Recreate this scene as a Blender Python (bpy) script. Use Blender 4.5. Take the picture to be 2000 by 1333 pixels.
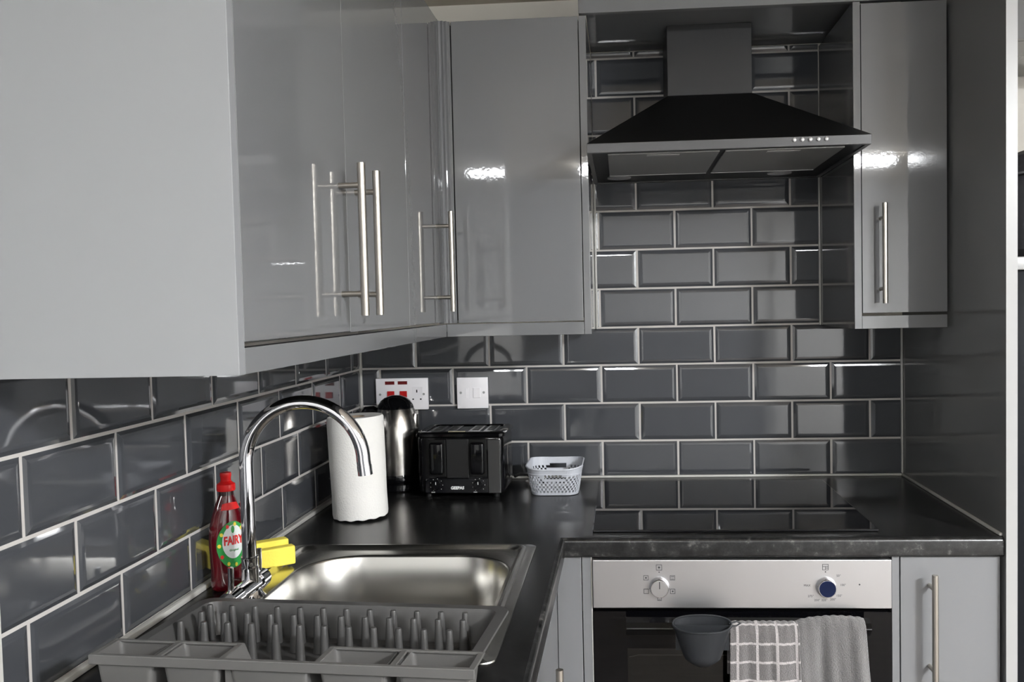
import bpy, bmesh, math, random
from mathutils import Vector, Matrix
random.seed(7)
PI = math.pi
S = bpy.context.scene
for o in list(bpy.data.objects): bpy.data.objects.remove(o, do_unlink=True)
C = S.collection

# ------------------------------------------------------------------ camera
# world: x right along the hob wall, y into the hob wall (wall face at y=0), z up, worktop top at z=0
def rot(a, b, c): return Matrix.Rotation(a, 3, 'Z') @ Matrix.Rotation(b, 3, 'X') @ Matrix.Rotation(c, 3, 'Z')
cam = bpy.data.cameras.new('camera'); camo = bpy.data.objects.new('camera', cam); C.objects.link(camo)
camo.matrix_world = Matrix.Translation((0.7207, -2.4095, 0.4697)) @ rot(0.0702, 1.5282, -0.0215).to_4x4()
cam.sensor_width = 36; cam.sensor_fit = 'HORIZONTAL'
cam.lens = 1747.24 / 2000 * 36
cam.shift_x = -(1093.5 - 1000) / 2000; cam.shift_y = (671.36 - 666.5) / 2000
cam.clip_start = 0.02
S.camera = camo

# ------------------------------------------------------------------ world, exposure
W = bpy.data.worlds.new('world'); S.world = W; W.use_nodes = True
W.node_tree.nodes['Background'].inputs[0].default_value = (0.9, 0.95, 1.0, 1)
W.node_tree.nodes['Background'].inputs[1].default_value = 0.15
S.view_settings.view_transform = 'Standard'; S.view_settings.look = 'None'
S.view_settings.gamma = 1.0; S.view_settings.exposure = 0.0
S.view_settings.use_curve_mapping = False
LAMP = 250.0
LAMPS = [(0.64, -3.5), (2.12, -3.5)]
PANEL = 520.0          # radiance of the square ceiling panel light at the right
PANEL_AT = (2.65, -2.90)

# ------------------------------------------------------------------ materials
def nd(m, t, **k):
    n = m.node_tree.nodes.new(t)
    for a, b in k.items(): setattr(n, a, b)
    return n
def pmat(name, col, rough=0.5, metal=0.0, spec=0.5, coat=0.0, trans=0.0, ior=1.5, emit=None, es=0.0, sheen=0.0):
    m = bpy.data.materials.new(name); m.use_nodes = True
    b = m.node_tree.nodes['Principled BSDF']; i = b.inputs
    i['Base Color'].default_value = (*col, 1); i['Roughness'].default_value = rough; i['Metallic'].default_value = metal
    i['Specular IOR Level'].default_value = spec; i['Coat Weight'].default_value = coat; i['Coat Roughness'].default_value = 0.03
    i['Transmission Weight'].default_value = trans; i['IOR'].default_value = ior; i['Sheen Weight'].default_value = sheen
    if emit: i['Emission Color'].default_value = (*emit, 1); i['Emission Strength'].default_value = es
    return m
def B(m): return m.node_tree.nodes['Principled BSDF']
def noise(m, scale, detail=3, rough=0.5, stretch=None):
    tc = nd(m, 'ShaderNodeTexCoord'); n = nd(m, 'ShaderNodeTexNoise')
    n.inputs['Scale'].default_value = scale; n.inputs['Detail'].default_value = detail; n.inputs['Roughness'].default_value = rough
    if stretch:
        mp = nd(m, 'ShaderNodeMapping'); mp.inputs['Scale'].default_value = stretch
        m.node_tree.links.new(tc.outputs['Object'], mp.inputs[0]); m.node_tree.links.new(mp.outputs[0], n.inputs['Vector'])
    else: m.node_tree.links.new(tc.outputs['Object'], n.inputs['Vector'])
    return n
def bump(m, scale, strength, dist, detail=2, stretch=None):
    n = noise(m, scale, detail, 0.5, stretch); b = nd(m, 'ShaderNodeBump')
    b.inputs['Strength'].default_value = strength; b.inputs['Distance'].default_value = dist
    m.node_tree.links.new(n.outputs['Fac'], b.inputs['Height']); m.node_tree.links.new(b.outputs[0], B(m).inputs['Normal'])
    return m
def ramp(m, n, stops, target):
    r = nd(m, 'ShaderNodeValToRGB'); e = r.color_ramp.elements
    while len(e) < len(stops): e.new(0.5)
    for k, (p_, c_) in enumerate(stops): e[k].position = p_; e[k].color = (*c_, 1) if len(c_) == 3 else c_
    m.node_tree.links.new(n.outputs['Fac'], r.inputs[0])
    m.node_tree.links.new(r.outputs[0], B(m).inputs[target]); return r

M = {}
M['gloss'] = bump(pmat('gloss_grey_door', (0.150, 0.153, 0.157), 0.035, spec=0.7), 150, 0.06, 0.0004, 1)
M['panel'] = pmat('grey_end_panel', (0.225, 0.230, 0.238), 0.32)
M['shadedpanel'] = pmat('grey_shaded_panel', (0.120, 0.122, 0.125), 0.10, spec=0.5)  # the cupboard grey darkened, shade put into the colour of unlit panels
M['base'] = pmat('grey_base_door', (0.155, 0.158, 0.163), 0.25)
M['gapshade'] = pmat('gap_shade', (0.004, 0.004, 0.004), 0.5, spec=0.2)  # near-black puts shade into door gaps, slots and recesses, carcasses included
M['litedge'] = pmat('lit_edge_grey', (0.30, 0.30, 0.295), 0.35)  # panel grey lightened where the front edge catches the light
M['tile'] = bump(pmat('tile_glaze', (0.052, 0.055, 0.061), 0.05, spec=0.8), 22, 0.06, 0.0012, 1)
M['grout'] = bump(pmat('grout', (0.48, 0.455, 0.43), 0.8), 300, 0.3, 0.0005)
M['sealant'] = pmat('sealant', (0.50, 0.49, 0.46), 0.35)
M['plaster'] = bump(pmat('cream_paint', (0.80, 0.76, 0.68), 0.75), 60, 0.15, 0.001)
M['white'] = bump(pmat('white_paint', (0.66, 0.66, 0.65), 0.7), 60, 0.15, 0.001)
M['ceiling'] = pmat('ceiling_paint', (0.66, 0.60, 0.51), 0.8)
M['steel'] = bump(pmat('brushed_steel', (0.50, 0.495, 0.50), 0.38, 1.0), 40, 0.02, 0.0002, 2, (1, 1, 60))
M['handle'] = pmat('nickel_handle', (0.46, 0.43, 0.385), 0.34, 1.0)
M['sink'] = bump(pmat('sink_steel', (0.54, 0.53, 0.505), 0.26, 1.0), 30, 0.05, 0.0004, 2, (30, 30, 1))
M['chrome'] = pmat('chrome', (0.75, 0.75, 0.78), 0.04, 1.0)
M['kettle'] = pmat('kettle_steel', (0.55, 0.53, 0.50), 0.20, 1.0)
M['black'] = pmat('black_gloss', (0.003, 0.003, 0.0035), 0.08, spec=0.35)
M['blacksatin'] = pmat('black_satin', (0.006, 0.006, 0.006), 0.38, spec=0.3)
M['hood'] = pmat('hood_black', (0.003, 0.003, 0.003), 0.42, spec=0.18)
M['hoodfront'] = pmat('hood_front_black', (0.018, 0.018, 0.0185), 0.40, spec=0.3)
M['ovenglass'] = pmat('oven_glass', (0.0015, 0.0015, 0.002), 0.02, spec=0.22)
M['lipmat'] = pmat('hood_lip_black', (0.045, 0.045, 0.046), 0.36)
M['glass'] = pmat('black_glass', (0.004, 0.004, 0.005), 0.015)
M['filter'] = bump(pmat('filter_mesh', (0.30, 0.30, 0.29), 0.45, 0.8), 400, 0.5, 0.001)
M['button'] = pmat('button_chrome', (0.85, 0.85, 0.85), 0.15, 0.6)
M['whiteplastic'] = pmat('white_plastic', (0.88, 0.86, 0.88), 0.3)
M['redplastic'] = pmat('red_switch', (0.42, 0.01, 0.01), 0.3)
M['redneon'] = pmat('red_neon_off', (0.12, 0.008, 0.008), 0.2)
M['paper'] = bump(pmat('paper_towel', (0.90, 0.885, 0.85), 0.9), 260, 0.8, 0.0012, 3)
M['rack'] = pmat('rack_plastic_shaded', (0.050, 0.049, 0.048), 0.36)  # drainer copy of the plastic, darkened to hold its shade
M['racklit'] = pmat('rack_plastic_lit', (0.088, 0.086, 0.083), 0.36)  # same plastic as the drainer, lightened for the holder's lit fronts
M['basket'] = pmat('basket_plastic', (0.56, 0.58, 0.63), 0.42)
M['cup'] = bump(pmat('grey_silicone', (0.015, 0.0165, 0.019), 0.5, spec=0.3), 30, 0.1, 0.001)
M['sponge'] = bump(pmat('yellow_sponge', (0.86, 0.72, 0.10), 0.85), 200, 0.6, 0.0015, 4)
M['redcap'] = pmat('red_cap', (0.62, 0.012, 0.012), 0.28)
M['liquid'] = pmat('red_liquid', (0.075, 0.002, 0.005), 0.05, coat=0.6)
M['neck'] = pmat('dark_neck', (0.03, 0.012, 0.012), 0.1)
M['labelgreen'] = pmat('label_green', (0.02, 0.26, 0.05), 0.3)
M['labelwhite'] = pmat('label_white', (0.72, 0.75, 0.74), 0.3)
M['labelred'] = pmat('label_red', (0.62, 0.02, 0.02), 0.3)
M['labelyellow'] = pmat('label_yellow', (0.75, 0.60, 0.06), 0.3)
M['print'] = pmat('dark_print', (0.03, 0.03, 0.035), 0.5)
M['paleprint'] = pmat('white_print', (0.85, 0.85, 0.83), 0.4)
M['knobblue'] = pmat('blue_knob_face', (0.020, 0.030, 0.085), 0.16, 1.0)
M['terry'] = bump(pmat('grey_terry', (0.125, 0.120, 0.118), 1.0, sheen=0.3), 420, 1.0, 0.004, 4)
M['fridge'] = pmat('fridge_dark', (0.008, 0.009, 0.011), 0.30, spec=0.12)
M['silver'] = pmat('silver_trim', (0.42, 0.42, 0.42), 0.35, 0.5)
M['bag'] = bump(pmat('bag_fabric', (0.018, 0.018, 0.021), 0.7), 300, 0.5, 0.001)
M['piping'] = pmat('bag_piping', (0.08, 0.08, 0.085), 0.5)
M['lamp'] = pmat('lamp_diffuser', (0.9, 0.9, 0.9), 0.5, emit=(0.96, 0.98, 1.0), es=LAMP)
M['lamppanel'] = pmat('panel_diffuser', (0.9, 0.9, 0.9), 0.5, emit=(0.96, 0.98, 1.0), es=PANEL)
M['floor'] = pmat('floor_vinyl', (0.16, 0.14, 0.125), 0.4)
ramp(M['floor'], noise(M['floor'], 6, 4, 0.6, (1, 8, 1)), [(0.35, (0.11, 0.095, 0.085)), (0.7, (0.22, 0.19, 0.165))], 'Base Color')
# black mottled laminate
m = M['worktop'] = pmat('black_laminate', (0.014, 0.014, 0.014), 0.27, spec=0.30)
ramp(m, noise(m, 48, 8, 0.75), [(0.42, (0.004, 0.004, 0.004)), (0.57, (0.010, 0.010, 0.010)), (0.70, (0.055, 0.053, 0.050))], 'Base Color')
# checked terry: woven pale lines on grey (the cloth's own pattern, from its UV)
m = M['check'] = bump(pmat('checked_terry', (0.25, 0.24, 0.235), 1.0, sheen=0.3), 420, 1.0, 0.004, 4)
uvn = nd(m, 'ShaderNodeTexCoord'); sp = nd(m, 'ShaderNodeSeparateXYZ'); m.node_tree.links.new(uvn.outputs['UV'], sp.inputs[0])
def stripes(out, period, off, width):
    a = nd(m, 'ShaderNodeMath', operation='ADD'); a.inputs[1].default_value = off; m.node_tree.links.new(out, a.inputs[0])
    w = nd(m, 'ShaderNodeMath', operation='PINGPONG'); w.inputs[1].default_value = period / 2; m.node_tree.links.new(a.outputs[0], w.inputs[0])
    l = nd(m, 'ShaderNodeMath', operation='LESS_THAN'); l.inputs[1].default_value = width / 2; m.node_tree.links.new(w.outputs[0], l.inputs[0]); return l
l1 = stripes(sp.outputs['X'], 0.0375, -0.0150, 0.0050); l2 = stripes(sp.outputs['Y'], 0.0365, -0.0465, 0.0046)
mx = nd(m, 'ShaderNodeMath', operation='MAXIMUM'); m.node_tree.links.new(l1.outputs[0], mx.inputs[0]); m.node_tree.links.new(l2.outputs[0], mx.inputs[1])
mc = nd(m, 'ShaderNodeMix', data_type='RGBA'); m.node_tree.links.new(mx.outputs[0], mc.inputs['Factor'])
mc.inputs['A'].default_value = (0.120, 0.112, 0.110, 1); mc.inputs['B'].default_value = (0.42, 0.39, 0.385, 1)
m.node_tree.links.new(mc.outputs['Result'], B(m).inputs['Base Color'])

# ------------------------------------------------------------------ helpers
def obj(name, bm, mat, parent=None, smooth=False, loc=None):
    if isinstance(bm, bpy.types.Mesh): me = bm
    else:
        me = bpy.data.meshes.new(name); bmesh.ops.recalc_face_normals(bm, faces=bm.faces[:]); bm.to_mesh(me); bm.free()
    if smooth:
        for p_ in me.polygons: p_.use_smooth = True
        me.set_sharp_from_angle(angle=math.radians(38))
    if mat is not None and not me.materials: me.materials.append(M[mat] if isinstance(mat, str) else mat)
    o = bpy.data.objects.new(name, me); C.objects.link(o)
    if parent: o.parent = parent
    if loc: o.location = loc
    return o
def thing(name, label, cat, loc=(0, 0, 0), rz=0, group=None):
    o = bpy.data.objects.new(name, None); C.objects.link(o); o.empty_display_size = 0.05
    o.location = loc; o.rotation_euler = (0, 0, rz); o['label'] = label; o['category'] = cat
    if group: o['group'] = group
    return o
def tag(o, label, cat, group=None):
    o['label'] = label; o['category'] = cat
    if group: o['group'] = group
    return o
def struct(o): o['kind'] = 'structure'; return o
def box(bm, x0, x1, y0, y1, z0, z1, bev=0, seg=2):
    r = bmesh.ops.create_cube(bm, size=1); v = r['verts']
    for q in v: q.co = Vector(((x0 + x1) / 2 + q.co.x * (x1 - x0), (y0 + y1) / 2 + q.co.y * (y1 - y0), (z0 + z1) / 2 + q.co.z * (z1 - z0)))
    if bev:
        es = list({e for q in v for e in q.link_edges})
        bmesh.ops.bevel(bm, geom=es, offset=bev, segments=seg, profile=0.5, affect='EDGES')
    return bm
def bx(*a, **k): return box(bmesh.new(), *a, **k)
def cyl(bm, p, q, r, r2=None, n=20, cap=True):
    p, q = Vector(p), Vector(q); d = q - p; r2 = r if r2 is None else r2
    res = bmesh.ops.create_cone(bm, cap_ends=cap, segments=n, radius1=r, radius2=r2, depth=d.length)
    mt = Matrix.Translation((p + q) / 2) @ d.to_track_quat('Z', 'Y').to_matrix().to_4x4()
    bmesh.ops.transform(bm, matrix=mt, verts=res['verts']); return bm
def cy(*a, **k): return cyl(bmesh.new(), *a, **k)
def rings(bm, rs, close=True, cap0=False, cap1=False):
    vs = [[bm.verts.new(c) for c in r] for r in rs]; n = len(rs[0])
    for a, b in zip(vs, vs[1:]):
        for k in range(n if close else n - 1): bm.faces.new((a[k], a[(k + 1) % n], b[(k + 1) % n], b[k]))
    if cap0: bm.faces.new(vs[0])
    if cap1: bm.faces.new(vs[-1])
    return vs
def lathe(bm, prof, n=40, c=(0, 0, 0), cap0=True, cap1=True):
    rs = [[(c[0] + r * math.cos(2 * PI * k / n), c[1] + r * math.sin(2 * PI * k / n), c[2] + z) for k in range(n)] for r, z in prof]
    rings(bm, rs, True, cap0, cap1); return bm
def lat(*a, **k): return lathe(bmesh.new(), *a, **k)
def rrect(cx, cyy, hw, hh, r, z, n=8):
    out = []
    r = min(r, hw - 1e-4, hh - 1e-4)
    for sx, sy, a0 in ((1, 1, 0), (-1, 1, 90), (-1, -1, 180), (1, -1, 270)):
        for k in range(n + 1):
            a = math.radians(a0 + 90 * k / n)
            out.append((cx + sx * (hw - r) + r * math.cos(a), cyy + sy * (hh - r) + r * math.sin(a), z))
    return out
def tube(bm, pts, r, n=14, cap=True):
    pts = [Vector(q) for q in pts]; rs = []
    up = None
    for k, q in enumerate(pts):
        d = (pts[min(k + 1, len(pts) - 1)] - pts[max(k - 1, 0)]).normalized()
        if up is None: up = Vector((0, 0, 1)) if abs(d.z) < 0.9 else Vector((0, 1, 0))
        s = d.cross(up).normalized(); up = s.cross(d).normalized()
        rr = r[k] if isinstance(r, (list, tuple)) else r
        rs.append([q + s * rr * math.cos(2 * PI * j / n) + up * rr * math.sin(2 * PI * j / n) for j in range(n)])
    rings(bm, rs, True, cap, cap); return bm
def text_mesh(s, size, mat, parent, mtx, name='lettering', ext=0.0002, align='CENTER', shear=0.0, bold=0.0):
    cu = bpy.data.curves.new('txt', 'FONT'); cu.body = s; cu.size = size; cu.align_x = align; cu.align_y = 'CENTER'
    cu.extrude = ext; cu.shear = shear; cu.offset = bold; cu.resolution_u = 3
    t = bpy.data.objects.new('txt', cu); C.objects.link(t)
    bpy.context.view_layer.update()
    me = bpy.data.meshes.new_from_object(t.evaluated_get(bpy.context.evaluated_depsgraph_get()))
    bpy.data.objects.remove(t); me.transform(mtx); me.materials.clear(); me.name = name
    return obj(name, me, mat, parent)
FRONT = Matrix.Rotation(PI / 2, 4, 'X')    # text plane facing -y

# ------------------------------------------------------------------ room shell
ZF, ZC = -0.91, 1.282
XR, YF = 3.3, -4.7
struct(obj('floor', bx(-0.1, XR, YF, 0.1, ZF - 0.05, ZF), 'floor'))
struct(obj('ceiling', bx(-0.1, XR, YF, 0.1, ZC, ZC + 0.05), 'ceiling'))
wb = struct(obj('wall_back', bx(-0.1, XR, 0.008, 0.1, ZF, ZC), 'plaster'))
wl = struct(obj('wall_left', bx(-0.1, -0.008, YF, 0.008, ZF, ZC), 'white'))
struct(obj('wall_right', bx(XR, XR + 0.1, YF, 0.1, ZF, ZC), 'white'))
struct(obj('wall_front', bx(-0.1, XR, YF - 0.1, YF, ZF, ZC), 'white'))
# a white flush door and skirting in the wall behind the photographer (only seen in reflections)
t = None
d = struct(obj('door_1', bx(1.9, 2.7, YF + 0.002, YF + 0.04, ZF, ZF + 2.02, bev=0.004), 'white'))
struct(obj('baseboard_front', bx(1.802, 1.88, YF + 0.001, YF + 0.016, ZF, ZF + 0.12), 'white'))

def back_thing(name, label, cat, x0, x1, z1, dep, mat, n):
    t = bpy.data.objects.new(name, None); C.objects.link(t); t.location = ((x0 + x1) / 2, YF + dep / 2, ZF); t['label'] = label; t['category'] = cat
    def q(nm, b): o = obj(nm, b, mat, t); o.location = -Vector(t.location)
    q('carcass', bx(x0, x1, YF + 0.001, YF + dep - 0.02, ZF, z1))
    for k in range(n): q('door', bx(x0 + (x1 - x0) * k / n + 0.002, x0 + (x1 - x0) * (k + 1) / n - 0.002, YF + dep - 0.019, YF + dep, ZF + 0.1, z1 - 0.004, bev=0.001))
back_thing('tall_cupboard', 'tall dark cupboard standing behind the camera at the sink side', 'cupboard', 0.002, 0.42, 1.20, 0.55, 'base', 1)
back_thing('sideboard', 'long grey sideboard standing behind the camera by the far door', 'cupboard', 0.55, 1.80, 0.30, 0.40, 'base', 3)

# ------------------------------------------------------------------ metro tiles
tile_cache = {}
TH = 0.0030
def tile_mesh(w, h, cl, cr, ct=False):
    key = (round(w, 4), round(h, 4), cl, cr, ct)
    if key in tile_cache: return tile_cache[key]
    bm = bmesh.new(); bw = 0.0125
    def ring(i, y):
        x0, x1 = -w / 2 + (0 if cl else i), w / 2 - (0 if cr else i)
        z0, z1 = -h / 2 + i, h / 2 - (0 if ct else i)
        return [(x0, y, z0), (x1, y, z0), (x1, y, z1), (x0, y, z1)]
    rings(bm, [ring(0, TH + 0.005), ring(0, TH + 0.0004), ring(0.0006, TH), ring(bw * 0.5, 0.00088), ring(bw * 0.85, 0.00012), ring(bw, 0.0)], cap1=True)
    bmesh.ops.remove_doubles(bm, verts=bm.verts[:], dist=1e-6)
    me = bpy.data.meshes.new('tile'); bmesh.ops.recalc_face_normals(bm, faces=bm.faces[:]); bm.to_mesh(me); bm.free()
    me.materials.append(M['tile']); tile_cache[key] = me; return me
JG = 0.0038
def put_tile(parent, side, a0, a1, z0, z1, c0, c1, ct=False):
    a0 += 0.0 if c0 else JG / 2; a1 -= 0.0 if c1 else JG / 2
    if a1 - a0 < 0.006: return
    z0 += JG / 2; z1 -= JG / 2
    o = bpy.data.objects.new('tile', tile_mesh(a1 - a0, z1 - z0, c0, c1, ct)); C.objects.link(o); o.parent = parent
    j = [random.uniform(-1, 1) * 0.0022 for _ in range(2)]
    if side == 'b': o.location = ((a0 + a1) / 2, 0, (z0 + z1) / 2); o.rotation_euler = (j[0], 0, j[1])
    else: o.location = (0, (a0 + a1) / 2, (z0 + z1) / 2); o.rotation_euler = (j[0], 0, PI / 2 + j[1])
ZB = [0.0, 0.1002, 0.203, 0.3059, 0.4069, 0.5102, 0.6143, 0.7184, 0.8191, 0.9197, 1.0204, 1.1219, 1.2239]
ZL = [0.0064, 0.1006, 0.2017, 0.3045, 0.4060]
PH = 0.2027
def row(parent, side, lo, hi, z0, z1, j0, ct=False):
    k = math.ceil((lo - j0) / PH - 1e-6) - 1; x = j0 + k * PH
    while x < hi:
        a, b = max(x, lo), min(x + PH, hi)
        if b - a > 0.004: put_tile(parent, side, a, b, z0, z1, x < lo - 1e-5, x + PH > hi + 1e-5, ct)
        x += PH
for r in range(12):
    j0 = 0.6616 + (PH / 2 if r % 2 else 0)
    lo, hi = (0.004, 1.452) if r < 4 else (0.6505, 1.2430)
    z1 = ZB[r + 1] if r < 11 else 1.139
    row(wb, 'b', lo, hi, ZB[r], z1, j0, r == 11)
for r in range(4):
    j0 = -0.8835 + (0 if r % 2 else PH / 2)
    row(wl, 'l', -1.441, -0.004, ZL[r], ZL[r + 1], j0)
obj('grout_bed', box(bx(0.0, 1.4545, 0.0030, 0.0078, -0.03, 0.41), 0.6500, 1.2444, 0.0030, 0.0078, 0.4101, 1.139), 'grout', wb)
obj('grout_bed', bx(-0.0078, -0.0030, -1.441, 0.0030, -0.03, 0.41), 'grout', wl)
# sealant beads and edge trims
def bead(name, x0, x1, y0, y1, z0, z1): return struct(obj(name, bx(x0, x1, y0, y1, z0, z1, bev=0.0012), 'sealant', smooth=True))
bead('trim_1', -0.002, 0.005, -0.005, 0.003, 0.0075, 0.3995)
bead('trim_2', 0.009, 1.4505, -0.0045, 0.003, 0.0003, 0.0062)
bead('trim_3', -0.002, 0.0085, -1.73, -0.005, 0.0003, 0.0090)
bead('trim_4', 1.4500, 1.4548, -0.0045, 0.003, 0.0075, 0.3995)
bead('trim_5', 1.4490, 1.4548, -0.622, -0.005, 0.0003, 0.0062)
bead('trim_6', 0.6500, 0.6555, -0.0055, 0.003, 0.404, 0.800)
bead('trim_7', 1.2405, 1.2448, -0.0050, 0.003, 0.404, 0.800)
struct(obj('trim_8', bx(-0.0079, 0.0005, -1.4475, -1.4415, -0.04, 0.4), 'sealant'))
struct(obj('trim_9', bx(-0.0079, -0.001, -1.74, -1.4480, 0.0, 0.40), 'white'))

# ------------------------------------------------------------------ handles
def bar_handle(parent, base, out, length, posts, r=0.006, so=0.034):
    """base: point on the door face at bar centre height; out: unit vector away from door; bar vertical."""
    base, out = Vector(base), Vector(out)
    h = obj('handle', cy(base + out * so - Vector((0, 0, length / 2)), base + out * so + Vector((0, 0, length / 2)), r, n=24), 'handle', parent, True)
    for s in (-1, 1):
        p_ = base + Vector((0, 0, s * posts / 2))
        obj('post', cy(p_, p_ + out * (so - r * 0.6), 0.0042, n=16), 'handle', h, True)
    return h

ZT, ZP, ZD = 1.127, 0.402, 0.4375       # cupboard top, pelmet bottom, door bottom
XL, YB = 0.312, -0.345                   # door planes of the left run and the back run
def door(parent, x0, x1, y0, y1, z0, z1): return obj('door', bx(x0, x1, y0, y1, z0, z1, bev=0.0012), 'gloss', parent)

t = thing('wall_cabinet', 'large glossy grey two-door wall cupboard over the sink, plain end panel facing the camera', 'cupboard', (0.156, -1.09, ZP))
def L(o, t): o.location = -Vector(t.location); return o
def P(name, bm, mat, t, smooth=False): return L(obj(name, bm, mat, t, smooth), t)
P('end_panel', bx(-0.003, XL, -1.4826, -1.4670, ZP, ZT, bev=0.0007), 'panel', t)
P('carcass', bx(0.001, XL - 0.022, -1.466, -0.710, ZD + 0.002, ZT - 0.002), 'gapshade', t)
for y0, y1, zb in ((-1.4662, -1.0870, ZD), (-1.0850, -0.7080, ZD - 0.0015)):
    dd = P('door', bx(XL - 0.019, XL, y0, y1, zb, ZT, bev=0.0006), 'gloss', t)
    yy = -1.122 if y0 < -1.2 else -1.042
    bar_handle(dd, (XL, yy, 0.572), (1, 0, 0), 0.222, 0.158)

t = thing('corner_wall_cabinet', 'glossy grey corner wall cupboard whose two doors meet at the inside corner', 'cupboard', (0.3, -0.3, ZP))
P('carcass', box(bx(0.001, XL - 0.022, -0.706, -0.001, ZD + 0.002, ZT - 0.002), XL - 0.022, 0.632, YB + 0.022, -0.001, ZD + 0.002, ZT - 0.002), 'gapshade', t)
dd = P('door', bx(XL - 0.019, XL, -0.7060, -0.3740, ZD - 0.001, ZT, bev=0.0006), 'gloss', t)
bar_handle(dd, (XL, -0.440, 0.572), (1, 0, 0), 0.222, 0.158)
P('door', bx(0.3395, 0.6315, YB, YB + 0.019, ZD - 0.004, ZT, bev=0.0006), 'gloss', t)
bm = bmesh.new()      # fluted corner post
prof = [(0.300, -0.372), (0.312, -0.372), (0.3125, -0.3565), (0.3165, -0.3525), (0.3215, -0.3545), (0.3245, -0.3495), (0.3300, -0.3510), (0.3330, -0.3455), (0.3370, -0.3455), (0.3370, -0.327), (0.300, -0.327)]
rings(bm, [[(x, y, z) for x, y in prof] for z in (ZD - 0.004, ZT)], cap0=True, cap1=True)
P('corner_post', bm, 'gloss', t)
P('end_panel', bx(0.6335, 0.6495, YB - 0.001, -0.001, ZP, ZT, bev=0.0007), 'gloss', t)

t = thing('wall_cabinet', 'narrow glossy grey single-door wall cupboard to the right of the cooker hood', 'cupboard', (1.35, -0.17, ZP))
P('end_panel', bx(1.2450, 1.2610, YB + 0.004, -0.001, ZP, ZT + 0.004), 'shadedpanel', t)
P('edge_strip', bx(1.2450, 1.2610, YB - 0.001, YB + 0.0035, ZP, ZT + 0.004, bev=0.0005), 'gloss', t)
P('carcass', bx(1.262, 1.450, YB + 0.022, -0.001, ZD + 0.002, ZT - 0.002), 'gapshade', t)
dd = P('door', bx(1.2630, 1.4490, YB, YB + 0.019, ZD, ZT, bev=0.0006), 'gloss', t)
bar_handle(dd, (1.3035, YB, 0.570), (0, -1, 0), 0.222, 0.158)

# pelmets (light rails) under the cupboards
tag(obj('pelmet', bx(XL - 0.019, XL, -1.4665, YB, ZP, ZD - 0.0065, bev=0.0008), 'gloss'), 'long grey pelmet rail below the sink-side wall cupboards', 'pelmet')
tag(obj('pelmet', bx(XL + 0.0005, 0.6325, YB, YB + 0.019, ZP, ZD - 0.0065, bev=0.0008), 'gloss'), 'grey pelmet rail below the corner cupboard door on the toaster side', 'pelmet')
tag(obj('pelmet', bx(1.2615, 1.4490, YB, YB + 0.019, ZP, ZD - 0.0065, bev=0.0008), 'gloss'), 'short grey pelmet rail below the narrow cupboard right of the hood', 'pelmet')
# bridging panel over the hood bay: fascia + glossy underside
t = thing('bridging_panel', 'grey bridging panel closing the top of the hood recess between the cupboards', 'panel', (0.95, -0.2, 1.1385))
P('fascia', bx(0.6340, 1.4540, YB - 0.0015, YB + 0.017, 1.1325, 1.225, bev=0.0008), 'gloss', t)
P('soffit', bx(0.6500, 1.2600, YB + 0.018, 0.002, 1.1400, 1.156), 'shadedpanel', t)

# tall end panel on the right
t = thing('tall_end_panel', 'tall glossy grey end panel closing the worktop at the right, front edge coloured as lit', 'panel', (1.465, -0.32, ZF))
P('board', bx(1.4552, 1.4760, -0.6370, 0.0005, ZF, ZC - 0.003), 'shadedpanel', t)
P('edge_strip', bx(1.4550, 1.4762, -0.6385, -0.6372, ZF, ZC - 0.003), 'litedge', t)

# ------------------------------------------------------------------ worktop (L shape, hole for the bowl, rounded nosing)
bm = bmesh.new()
NX, NY, NR, WT = 0.597, -0.632, 0.009, 0.0385
hx0, hx1, hy0, hy1 = 0.100, 0.530, -1.215, -0.730
for a in ((0.0, NX - NR, -1.75, hy0), (0.0, hx0, hy0, hy1), (hx1, NX - NR, hy0, hy1), (0.0, NX - NR, hy1, NY + NR), (0.0, 1.4545, NY + NR, 0.0)):
    box(bm, a[0], a[1], a[2], a[3], -WT, 0.0)
def nose(s):      # s -> list of profile (offset outward, z)
    return [(-NR, 0.0)] + [(-NR + NR * math.sin(k * PI / 10), -NR + NR * math.cos(k * PI / 10)) for k in range(1, 6)] + [(0, -WT + 0.004), (-0.004, -WT), (-NR, -WT)]
pr = nose(0)
# left run nosing along y, then mitred into the back run nosing along x
wt = obj('worktop', bm, 'worktop')
bm = bmesh.new()
rings(bm, [[(NX + u, -1.75, z) for u, z in pr], [(NX + u, NY - u, z) for u, z in pr], [(1.4545, NY - u, z) for u, z in pr]], cap0=True, cap1=True)
M['nosing'] = m = pmat('black_laminate_edge', (0.014, 0.014, 0.014), 0.28, spec=0.45)
ramp(m, noise(m, 48, 8, 0.75), [(0.42, (0.004, 0.004, 0.004)), (0.56, (0.016, 0.016, 0.016)), (0.68, (0.090, 0.086, 0.082))], 'Base Color')
obj('front_edge', bm, 'nosing', wt, smooth=True)
tag(wt, 'black mottled laminate L-shaped worktop with rounded front edge', 'worktop')

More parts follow.
